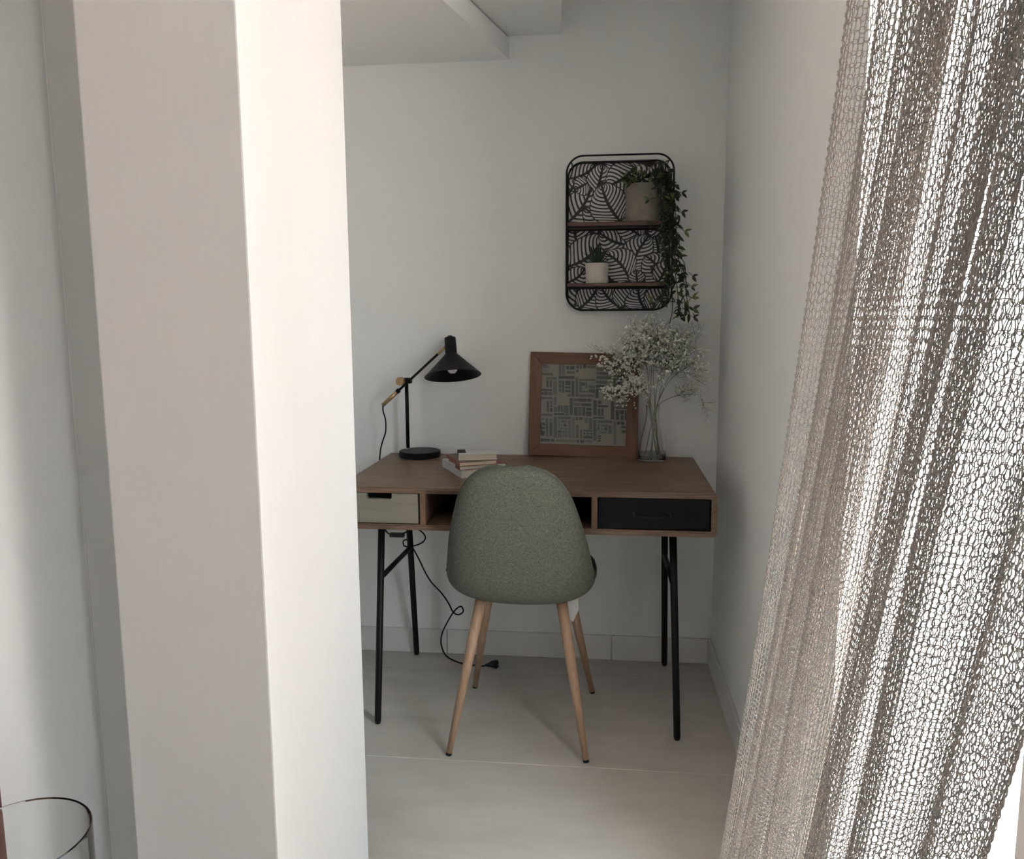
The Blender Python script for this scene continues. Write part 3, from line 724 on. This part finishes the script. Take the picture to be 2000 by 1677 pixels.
for r in RC.split(';'):
    x0, y0, x1, y1, t = [int(q) for q in r.split()]
    q = [toart(x0, y0), toart(x1, y0), toart(x1, y1), toart(x0, y1)]
    q = [(min(max(x, ax0), ax1), min(max(z, az0), az1)) for x, z in q]
    i0 = len(V)
    lay = 0.01185 if t >= 4 else 0.0117
    V += [(x + random.uniform(-.0004, .0004), lay - 0.0001 * (t in (1, 3)), z + random.uniform(-.0004, .0004)) for x, z in q]
    F.append((i0, i0 + 3, i0 + 2, i0 + 1)); FM.append(t)
po = mesh_obj('print_strokes', V, F, None, art, mats=greens, fmat=FM)
po['kind'] = 'stuff'
m_pane = bpy.data.materials.new('thin_picture_glass'); m_pane.use_nodes = True
nt = m_pane.node_tree; nt.nodes.clear()
out = nt.nodes.new('ShaderNodeOutputMaterial'); mxs = nt.nodes.new('ShaderNodeMixShader'); tr = nt.nodes.new('ShaderNodeBsdfTransparent'); gl = nt.nodes.new('ShaderNodeBsdfGlossy'); fr = nt.nodes.new('ShaderNodeFresnel')
gl.inputs['Roughness'].default_value = 0.03
nt.links.new(fr.outputs[0], mxs.inputs[0]); nt.links.new(tr.outputs[0], mxs.inputs[1]); nt.links.new(gl.outputs[0], mxs.inputs[2]); nt.links.new(mxs.outputs[0], out.inputs[0])
box('glass_pane', (-h2 + RW - 0.003, 0.0085, RW - 0.003), (h2 - RW + 0.003, 0.0100, FH - RW + 0.003), m_pane, pf)

# ------------------------------------------------------------------ glass vase with gypsophila
VX, VY = 0.187, 2.726
vase = thing('flower_vase', 'small clear glass bottle vase on the desk beside the picture frame', 'vase', (VX, VY, ZT))
lathe('glass_body', [(0, 0.0005), (0.044, 0.0005), (0.0475, 0.003), (0.0480, 0.012), (0.0465, 0.035), (0.0410, 0.070), (0.0320, 0.105), (0.0250, 0.135), (0.0220, 0.160), (0.0225, 0.185), (0.0235, 0.190), (0.0215, 0.1905), (0.0200, 0.185), (0.0198, 0.160), (0.0228, 0.135), (0.0298, 0.105), (0.0388, 0.070), (0.0443, 0.035), (0.0455, 0.014), (0.043, 0.008), (0, 0.007)], m_glass, vase, n=44)
lathe('water', [(0, 0.0072), (0.0425, 0.0082), (0.0452, 0.014), (0.0447, 0.026), (0, 0.026)], m_water, vase, n=36)

bq = thing('gypsophila_bouquet', "airy spray of white baby's breath standing in the glass vase", 'flowers', (VX, VY, ZT + 0.012))
ICO_V, ICO_F = [], []
bmI = bmesh.new(); bmesh.ops.create_icosphere(bmI, subdivisions=1, radius=1.0)
ICO_V = [v.co.copy() for v in bmI.verts]; ICO_F = [tuple(v.index for v in f.verts) for f in bmI.faces]; bmI.free()
def sprig(target, spread, nb, budr, seed):
    R = random.Random(seed)
    SV, SF, BV, BF = [], [], [], []
    tgt = Vector(target) - Vector((VX, VY, ZT + 0.012))
    a0 = R.uniform(0, 6.28)
    foot = Vector((0.030 * math.cos(a0), 0.030 * math.sin(a0), 0.0))
    dirn = Vector((tgt.x, tgt.y)).normalized()
    neck = Vector((0.010 * dirn.x + R.uniform(-.005, .005), 0.010 * dirn.y + R.uniform(-.005, .005), 0.168))
    mid = neck.lerp(tgt, 0.5) + Vector((-0.012 * dirn.x, 0, 0.015 + R.uniform(0, .01)))
    main = spline([foot, foot.lerp(neck, .55) * 1.0, neck, mid, tgt], 6)
    tube(main, [0.0014 - 0.0007 * k / len(main) for k in range(len(main))], 5, True, SV, SF)
    nm = len(main)
    def bud(p):
        r = budr * R.uniform(0.6, 1.2)
        i0 = len(BV)
        for v in ICO_V: BV.append(p + v * r * R.uniform(0.75, 1.2))
        for f in ICO_F: BF.append(tuple(i0 + q for q in f))
    def branch(p, d, L, lev):
        ne = 3
        pts = [p]
        dd = d.copy()
        for _ in range(ne):
            dd = (dd + Vector((R.gauss(0, .18), R.gauss(0, .18), R.gauss(0.06, .14)))).normalized()
            pts.append(pts[-1] + dd * (L / ne))
        for q in pts:
            q.y = min(q.y, 2.815 - VY)
        tube(pts, [0.0006 * 0.75 ** lev] * len(pts), 4, False, SV, SF)
        if lev >= 2:
            bud(pts[-1])
            if R.random() < .6: bud(pts[-1] + Vector((R.gauss(0, .005), R.gauss(0, .005), R.gauss(0, .005))))
        else:
            for q in pts[1:]:
                for _ in range(1 if lev else 2):
                    nd = (dd + Vector((R.gauss(0, .75), R.gauss(0, .75), R.gauss(0.1, .65)))).normalized()
                    branch(q.copy(), nd, L * R.uniform(.45, .75), lev + 1)
    for _ in range(nb + 3):
        k = R.randrange(int(nm * 0.72), nm)
        tdir = (main[min(k + 1, nm - 1)] - main[max(k - 1, 0)]).normalized()
        nd = (tdir * 0.75 + Vector((R.gauss(0, .55), R.gauss(0, .6), R.gauss(0.1, .5)))).normalized()
        branch(main[k].copy(), nd, spread * R.uniform(.6, 1.15), 0)
    st = mesh_obj('stem', SV, SF, m_stem, bq, smooth=True)
    bl = mesh_obj('blossoms', BV, BF, m_bud, st)
    bl['kind'] = 'stuff'
TG = [((0.130, 2.70, 1.175), .060, 8, .0042), ((0.200, 2.72, 1.190), .070, 8, .0042), ((0.072, 2.68, 1.120), .062, 9, .0040), ((0.068, 2.66, 1.012), .050, 7, .0036), ((0.122, 2.64, 1.033), .040, 6, .0036),
      ((0.235, 2.70, 1.115), .060, 7, .0040), ((0.285, 2.74, 1.175), .055, 7, .0036), ((0.325, 2.72, 1.160), .050, 6, .0036), ((0.295, 2.68, 1.095), .055, 6, .0036), ((0.340, 2.70, 1.000), .045, 5, .0030), ((0.165, 2.75, 1.210), .055, 8, .0042), ((0.105, 2.73, 1.145), .055, 7, .0042)]
for k, (t_, s_, n_, b_) in enumerate(TG):
    sprig(t_, s_, n_, b_, 100 + k)

# ------------------------------------------------------------------ wall shelf
X0, X1, Z0, Z1 = -0.111, 0.241, 1.279, 1.781
YB_, YF_ = 2.815, 2.690
ws = thing('wall_shelf', 'black metal wall rack with leaf-patterned back and two wooden shelves', 'shelf', (0.065, YW, Z0))
O = Vector((0.065, YW, Z0))
L_ = lambda x, y, z: Vector((x, y, z)) - O
outl = rrect(X0 + 0.003, X1 - 0.003, Z0 + 0.003, Z1 - 0.003, 0.052, 10)
n = len(outl)
V = [L_(x, YB_ - 0.002, z) for x, z in outl] + [L_(x, YB_ + 0.004, z) for x, z in outl]
F = [tuple(range(n)), tuple(range(n, 2 * n))[::-1]] + [(i, n + i, n + (i + 1) % n, (i + 1) % n) for i in range(n)]
panel = mesh_obj('back_panel', V, F, m_black_print, ws)
# flat band frame round the panel
oo = rrect(X0, X1, Z0, Z1, 0.055, 10); ii = rrect(X0 + 0.0045, X1 - 0.0045, Z0 + 0.0045, Z1 - 0.0045, 0.0505, 10)
V = [L_(x, YB_ - 0.016, z) for x, z in oo] + [L_(x, YB_ - 0.016, z) for x, z in ii] + [L_(x, YW - 0.0005, z) for x, z in oo] + [L_(x, YW - 0.0005, z) for x, z in ii]
F = []
for k in range(n):
    k2 = (k + 1) % n
    F += [(k, k2, n + k2, n + k), (2 * n + k, 3 * n + k, 3 * n + k2, 2 * n + k2), (k, 2 * n + k, 2 * n + k2, k2), (n + k, n + k2, 3 * n + k2, 3 * n + k)]
mesh_obj('back_frame', V, F, m_black, ws)
wire = [L_(x, YF_, z) for x, z in rrect(X0 + 0.003, X1 - 0.003, Z0 + 0.003, Z1 - 0.003, 0.055, 10)]
tube_obj('front_wire', wire, 0.0030, m_black, ws, n=8, closed=True)
for sx, sz in ((X0 + 0.018, Z1 - 0.019), (X1 - 0.018, Z1 - 0.019), (X0 + 0.018, Z0 + 0.019), (X1 - 0.018, Z0 + 0.019)):
    tube_obj('cross_wire', [L_(sx, YF_, sz), L_(sx, YB_ - 0.010, sz)], 0.0022, m_black, ws, n=8)
SH = [(1.5555, 1.5680), (1.3590, 1.3700)]
for z0, z1 in SH:
    box('shelf_board', tuple(L_(X0 + 0.006, YF_ + 0.002, z0)), tuple(L_(X1 - 0.006, YB_ - 0.002, z1)), m_shelf, ws, bev=0.001)
    tube_obj('shelf_rod', [L_(X0 + 0.003, YF_ + 0.004, z0 - 0.003), L_(X1 - 0.003, YF_ + 0.004, z0 - 0.003)], 0.0028, m_black, ws, n=8)
    tube_obj('shelf_rod', [L_(X0 + 0.003, YB_ - 0.020, z0 - 0.003), L_(X1 - 0.003, YB_ - 0.020, z0 - 0.003)], 0.0028, m_black, ws, n=8)
# leaf print: black leaves with white stripes between the veins
clip = rrect(X0 + 0.006, X1 - 0.006, Z0 + 0.006, Z1 - 0.006, 0.048, 6)
def clip_poly(poly):
    out = poly
    m_ = len(clip)
    for k in range(m_):
        a, b = clip[k], clip[(k + 1) % m_]
        inp, out = out, []
        if not inp: return []
        side = lambda p: (b[0] - a[0]) * (p[1] - a[1]) - (b[1] - a[1]) * (p[0] - a[0])
        for q in range(len(inp)):
            p0, p1 = inp[q], inp[(q + 1) % len(inp)]
            s0, s1 = side(p0), side(p1)
            if s0 >= 0: out.append(p0)
            if (s0 >= 0) != (s1 >= 0):
                t = s0 / (s0 - s1)
                out.append((p0[0] + (p1[0] - p0[0]) * t, p0[1] + (p1[1] - p0[1]) * t))
    return out
def cpx(x, y):      # reading coordinates of the print (250..1090 x 200..1410) to panel metres
    return Vector((X0 + (X1 - X0) * (x - 245) / 850, Z1 - (Z1 - Z0) * (y - 195) / 1225))
LEAVES = [ # base x,y  tip x,y  half width, bend, stripes
    (900, 620, 700, 200, 160, 40, 14), (1080, 520, 960, 210, 150, -30, 14), (240, 330, 480, 215, 95, 30, 11), (640, 215, 540, 330, 85, 0, 9), (470, 470, 540, 205, 95, 10, 12), (240, 480, 330, 330, 90, 0, 9), (230, 700, 450, 400, 130, 30, 13), (420, 360, 300, 420, 70, 0, 8),
    (560, 760, 380, 560, 90, 20, 10), (800, 250, 560, 400, 120, -20, 12), (690, 690, 520, 360, 140, -25, 16), (1090, 700, 830, 560, 120, 20, 12), (330, 900, 300, 690, 110, 0, 10),
    (250, 1050, 560, 790, 150, 50, 15), (800, 880, 500, 760, 110, -30, 13), (880, 830, 640, 700, 90, 20, 11), (1090, 780, 900, 740, 80, 0, 9), (1000, 980, 970, 800, 110, 10, 12), (770, 1090, 930, 790, 110, -20, 14),
    (770, 1170, 540, 930, 120, 40, 14), (250, 1180, 400, 1060, 80, 20, 8), (1060, 1200, 890, 960, 130, 30, 14), (600, 1210, 420, 1140, 70, 0, 8), (830, 1190, 820, 1080, 60, 0, 7), (1000, 1190, 1080, 1000, 80, 10, 9),
    (290, 1420, 330, 1200, 100, 20, 9), (350, 1400, 520, 1190, 105, 20, 13), (700, 1400, 520, 1200, 110, -20, 14), (700, 1400, 800, 1190, 130, 30, 12), (900, 1410, 840, 1210, 110, -20, 12), (940, 1430, 1090, 1200, 120, 20, 13), (1010, 1300, 1090, 1420, 80, 0, 8)]
for li, (bx_, by_, tx_, ty_, hw, bend, ns0) in enumerate(LEAVES):
    hw *= 1.15
    B0, T0 = Vector((bx_, by_)), Vector((tx_, ty_))
    dv = T0 - B0; nv = Vector((-dv.y, dv.x)).normalized(); ln = dv.length
    midp = lambda t: B0 + dv * t + nv * (bend * math.sin(math.pi * t))
    wid = lambda t: hw * max(0.0, math.sin(math.pi * min(1, max(0, t)) ** 0.85)) ** 0.75
    lay = YB_ - 0.0024 - 0.00016 * li
    V, F, FM = [], [], []
    def add(poly, m_i, dy):
        c = clip_poly([tuple(cpx(p.x, p.y)) for p in poly])
        if len(c) < 3: return
        ar = sum(c[q][0] * c[(q + 1) % len(c)][1] - c[(q + 1) % len(c)][0] * c[q][1] for q in range(len(c)))
        if ar < 0: c = c[::-1]
        if abs(ar) < 1e-8: return
        i0 = len(V)
        for x, z in c: V.append(L_(x, lay - dy, z))
        F.append(tuple(range(i0, i0 + len(c)))); FM.append(m_i)
    M_ = 14
    for sgn in (-1, 1):      # black underlay, strip by strip so each quad stays convex
        for q in range(M_):
            t0_, t1_ = q / M_, (q + 1) / M_
            add([midp(t0_), midp(t1_), midp(t1_) + nv * sgn * (wid(t1_) + 7), midp(t0_) + nv * sgn * (wid(t0_) + 7)], 0, 0)
        ns = max(5, int(round(ns0 * 0.72)))
        for q in range(ns):
            ta = -0.12 + (q + 0.10) / ns * 1.05; tb = ta + 0.62 / ns
            sw = 0.26
            def vein(t, s_):
                tt = t + sw * s_ ** 1.25
                return midp(min(1.0, tt)) + nv * sgn * (7 + (wid(tt) - 9) * s_) if wid(tt) > 22 else None
            K_ = 6
            for e_ in range(K_):
                s0, s1 = 0.04 + 0.95 * e_ / K_, 0.04 + 0.95 * (e_ + 1) / K_
                pp = [vein(ta, s0), vein(tb, s0), vein(tb, s1), vein(ta, s1)]
                if any(p_ is None for p_ in pp) or ta + sw * s0 < 0.02 or tb + sw * s1 > 1.0: continue
                add(pp, 1, 0.00008)
    if F:
        mesh_obj('leaf_print', V, F, None, panel, mats=[m_black_print, m_white_print], fmat=FM)

# ------------------------------------------------------------------ potted plants on the shelf
def leaf_mesh(name, m, ln=0.026, wd=0.0125, cup=0.18):
    V, F = [], []
    nseg = 6
    for k in range(nseg + 1):
        t = k / nseg
        w_ = wd * 0.5 * (math.sin(math.pi * t ** 0.8)) ** 0.9 if 0 < t < 1 else 0.0004
        zb_ = -0.25 * ln * t * t
        V += [(-w_, t * ln, zb_ + cup * w_), (0, t * ln, zb_), (w_, t * ln, zb_ + cup * w_)]
    for k in range(nseg):
        a_ = k * 3
        F += [(a_, a_ + 1, a_ + 4, a_ + 3), (a_ + 1, a_ + 2, a_ + 5, a_ + 4)]
    me = bpy.data.meshes.new(name)
    me.from_pydata(V, [], F); me.materials.append(m)
    me.polygons.foreach_set('use_smooth', [True] * len(F)); me.update()
    return me
lm1 = leaf_mesh('leaf_dark', m_leaf); lm2 = leaf_mesh('leaf_young', m_leaf2, 0.028, 0.013)
def put_leaf(me, parent, pos, d, scale, roll=0.0):
    d = d.normalized()
    z = Vector((0, 0, 1)) if abs(d.z) < 0.95 else Vector((0, -1, 0))
    x = d.cross(z).normalized(); z = x.cross(d)
    R = Matrix((x, d, z)).transposed() @ Matrix.Rotation(roll, 3, 'Y')
    o = bpy.data.objects.new('leaf', me)
    COL.objects.link(o)
    o.parent = parent
    o.matrix_local = Matrix.Translation(pos) @ R.to_4x4() @ Matrix.Scale(scale, 4)
    return o
# trailing vine in the concrete pot
PX, PY, PZ = 0.143, 2.749, SH[0][1]
pv = thing('potted_vine', 'concrete pot on the upper shelf with trailing leafy vines', 'plant', (PX, PY, PZ))
lathe('pot', [(0, 0.0), (0.0545, 0.0), (0.0570, 0.003), (0.0580, 0.120), (0.0570, 0.1225), (0.0520, 0.1225), (0.0515, 0.100), (0, 0.100)], m_conc, pv, n=44)
lathe('soil', [(0, 0.108), (0.0512, 0.105), (0.0513, 0.1005), (0, 0.1005)], m_soil, pv, n=28)
R_ = random.Random(21)
org = Vector((PX, PY, PZ))
nleaf = 0
def W2(x, y, z): return Vector((x, y, z)) - org
VINES = [  # world-space paths spilling over the right-hand side
    [(0.165, 2.73, 1.68), (0.190, 2.69, 1.715), (0.212, 2.672, 1.67), (0.214, 2.670, 1.58), (0.210, 2.668, 1.48), (0.216, 2.67, 1.38), (0.205, 2.672, 1.30)],
    [(0.165, 2.74, 1.68), (0.200, 2.70, 1.720), (0.226, 2.675, 1.66), (0.232, 2.668, 1.56), (0.235, 2.668, 1.46), (0.250, 2.67, 1.38), (0.262, 2.672, 1.29), (0.268, 2.672, 1.255)],
    [(0.165, 2.75, 1.68), (0.205, 2.72, 1.722), (0.238, 2.69, 1.65), (0.246, 2.676, 1.55), (0.252, 2.674, 1.47), (0.268, 2.674, 1.40), (0.283, 2.674, 1.34), (0.292, 2.674, 1.27)],
    [(0.160, 2.72, 1.68), (0.185, 2.68, 1.705), (0.200, 2.664, 1.65), (0.203, 2.660, 1.57), (0.198, 2.660, 1.52)],
    [(0.165, 2.73, 1.68), (0.205, 2.69, 1.712), (0.222, 2.668, 1.64), (0.224, 2.662, 1.54), (0.228, 2.662, 1.44), (0.236, 2.664, 1.36), (0.240, 2.668, 1.28), (0.232, 2.67, 1.235)],
    [(0.165, 2.74, 1.68), (0.212, 2.71, 1.705), (0.236, 2.69, 1.62), (0.240, 2.68, 1.53), (0.246, 2.68, 1.43), (0.226, 2.675, 1.36), (0.200, 2.67, 1.325)],
    [(0.240, 2.672, 1.44), (0.262, 2.668, 1.445), (0.276, 2.668, 1.425), (0.280, 2.668, 1.385), (0.285, 2.67, 1.350)],
    [(0.262, 2.672, 1.36), (0.275, 2.67, 1.32), (0.292, 2.67, 1.28), (0.298, 2.67, 1.255)]]
for vp in VINES:
    pts = spline([W2(*p) for p in vp], 7)
    tube_obj('vine', pts, [0.0014] * len(pts), m_vine, pv, n=5)
    s_ = 0
    for k in range(4, len(pts)):
        up_zone = pts[k].z > -0.10
        for _ in range(1 if (k % 2 or not up_zone) else 2):
            if nleaf > 212: break
            t = (pts[min(k + 1, len(pts) - 1)] - pts[k - 1]).normalized()
            sd_ = Vector((R_.gauss(0, 1), R_.gauss(-0.35, 0.7), R_.gauss(0, 0.5))).normalized()
            d = (sd_ * 0.9 + t * 0.55).normalized()
            if d.y > 0.45: d.y = -d.y
            put_leaf(lm2 if R_.random() < 0.12 else lm1, pv, pts[k] + sd_ * 0.003, d, R_.uniform(.8, 1.2), R_.uniform(-.9, .9))
            nleaf += 1
# dense dark foliage close to the vines, too crowded to tell apart
FV, FF = [], []
lv = [v.co.copy() for v in lm1.vertices]; lf = [tuple(p.vertices) for p in lm1.polygons]
for vi, cnt, z_lo in ((0, 60, -0.30), (1, 70, -0.30), (2, 55, -0.30), (3, 40, -0.10), (4, 60, -0.26), (5, 50, -0.22)):
    pts = spline([W2(*p) for p in VINES[vi]], 12)[8:]
    pts = [p for p in pts if p.z > z_lo]
    for _ in range(cnt):
        p = R_.choice(pts) + Vector((R_.gauss(0, .009), R_.gauss(0, .006), R_.gauss(0, .006)))
        rot_ = Euler((R_.uniform(-1.6, .6), R_.uniform(-.9, .9), R_.uniform(0, 6.28))).to_matrix() * R_.uniform(.6, 1.0)
        i0 = len(FV)
        FV += [p + rot_ @ v for v in lv]; FF += [tuple(i0 + q for q in f) for f in lf]
fo = mesh_obj('foliage', FV, FF, m_leaf, pv, smooth=True); fo['kind'] = 'stuff'
# stray side shoots with a pair of leaves each
for p0, p1 in (((0.244, 2.672, 1.655), (0.262, 2.67, 1.650)), ((0.246, 2.672, 1.610), (0.264, 2.67, 1.592)), ((0.250, 2.672, 1.545), (0.274, 2.67, 1.530)), ((0.196, 2.664, 1.640), (0.160, 2.672, 1.632)), ((0.288, 2.672, 1.40), (0.302, 2.67, 1.388)), ((0.280, 2.672, 1.37), (0.300, 2.67, 1.355)), ((0.292, 2.672, 1.31), (0.305, 2.67, 1.318)), ((0.292, 2.672, 1.29), (0.308, 2.67, 1.284)), ((0.290, 2.67, 1.262), (0.308, 2.67, 1.256)), ((0.19, 2.665, 1.56), (0.170, 2.665, 1.553)), ((0.205, 2.668, 1.42), (0.180, 2.67, 1.412)), ((0.205, 2.668, 1.34), (0.176, 2.67, 1.318)), ((0.20, 2.668, 1.32), (0.186, 2.67, 1.300))):
    a_, b_ = W2(*p0), W2(*p1)
    tube_obj('vine', [a_, a_.lerp(b_, .5) + Vector((0, 0, .002)), b_], 0.0009, m_vine, pv, n=5)
    d = (b_ - a_).normalized()
    for up_ in (0.9, -0.5):
        put_leaf(lm2 if R_.random() < 0.3 else lm1, pv, b_, d + Vector((0, -0.2, up_)), R_.uniform(.7, .95), R_.uniform(0.9, 1.5)); nleaf += 1
# crown
for k in range(66):
    an = R_.uniform(0, 2 * math.pi)
    rr = 0.058 * math.sqrt(R_.random())
    x_ = rr * math.cos(an); y_ = rr * math.sin(an) * 0.9
    zz = 0.112 + R_.uniform(0, 0.045) + (0.018 if x_ > 0.02 else 0)
    d = Vector((math.cos(an) * 0.8, min(0.2, math.sin(an) * 0.8), R_.uniform(-0.25, 1.1)))
    put_leaf(lm2 if R_.random() < 0.22 else lm1, pv, Vector((x_, y_, zz)), d, R_.uniform(.75, 1.15), R_.uniform(-.8, .8))
for bx_, tx_, tz_ in ((-0.030, -0.045, 0.165), (-0.040, -0.062, 0.140), (-0.045, -0.060, 0.095), (-0.02, -0.03, 0.172), (0.05, 0.062, 0.180), (0.04, 0.048, 0.186), (0.055, 0.085, 0.160)):
    pts = [Vector((bx_ * 0.6, -0.02, 0.108)), Vector((bx_, -0.050, 0.130)), Vector((tx_, -0.062, tz_))]
    sp_ = spline(pts, 4)
    tube_obj('vine', sp_, 0.0011, m_vine, pv, n=5)
    for q in sp_[3:]:
        for _ in range(1):
            put_leaf(lm2 if R_.random() < 0.5 else lm1, pv, q, Vector((R_.gauss(0, .7) + (tx_ - bx_) * 10, R_.gauss(-.3, .4), R_.gauss(.3, .6))), R_.uniform(.6, .9), R_.uniform(-.8, .8))

# small succulent
QX, QY, QZ = -0.007, 2.745, SH[1][1]
ps = thing('potted_succulent', 'small cream pot with spiky dark green succulent on the lower shelf', 'plant', (QX, QY, QZ))
lathe('pot', [(0, 0.0), (0.0355, 0.0), (0.0370, 0.002), (0.0388, 0.066), (0.0380, 0.0675), (0.0350, 0.0675), (0.0345, 0.058), (0, 0.058)], m_cream, ps, n=40)
lathe('soil', [(0, 0.0615), (0.0343, 0.060), (0.0344, 0.0585), (0, 0.0585)], m_soil, ps, n=24)
def spike():
    V, F = [], []
    for k in range(6):
        t = k / 5
        w_ = (0.0058 * (1 - t) ** 0.7) + 0.0002
        zb_ = 0.0; yy = t * 0.052
        V += [(-w_, yy, 0.0018 * (1 - t)), (0, yy, -0.0020 * (1 - t)), (w_, yy, 0.0018 * (1 - t)), (0, yy, 0.0028 * (1 - t))]
    for k in range(5):
        a_ = k * 4
        for q in range(4): F.append((a_ + q, a_ + (q + 1) % 4, a_ + 4 + (q + 1) % 4, a_ + 4 + q))
    me = bpy.data.meshes.new('succulent_leaf'); me.from_pydata(V, [], F); me.materials.append(m_succ)
    me.polygons.foreach_set('use_smooth', [True] * len(F)); me.update()
    return me
sm_ = spike()
for k in range(26):
    an = k * 2.399
    el = 0.15 + 1.25 * (k / 25)
    d = Vector((math.cos(an) * math.cos(el), math.sin(an) * math.cos(el), math.sin(el)))
    put_leaf(sm_, ps, Vector((0.010 * math.cos(an), 0.010 * math.sin(an), 0.060 + 0.006 * k / 25)), d, R_.uniform(.95, 1.25) * (1.0 if el < 1.1 else 1.15))

# ------------------------------------------------------------------ tall glass cylinder at the lower left
gv = thing('glass_cylinder_vase', 'tall clear glass cylinder vase in the lower left corner', 'vase', (-0.700, 0.818, 0.0))
lathe('glass_body', [(0, 0.001), (0.080, 0.001), (0.084, 0.004), (0.084, 0.622), (0.0838, 0.6285), (0.0825, 0.630), (0.0808, 0.6285), (0.0803, 0.622), (0.0800, 0.016), (0.076, 0.012), (0, 0.012)], m_smoke, gv, n=72)
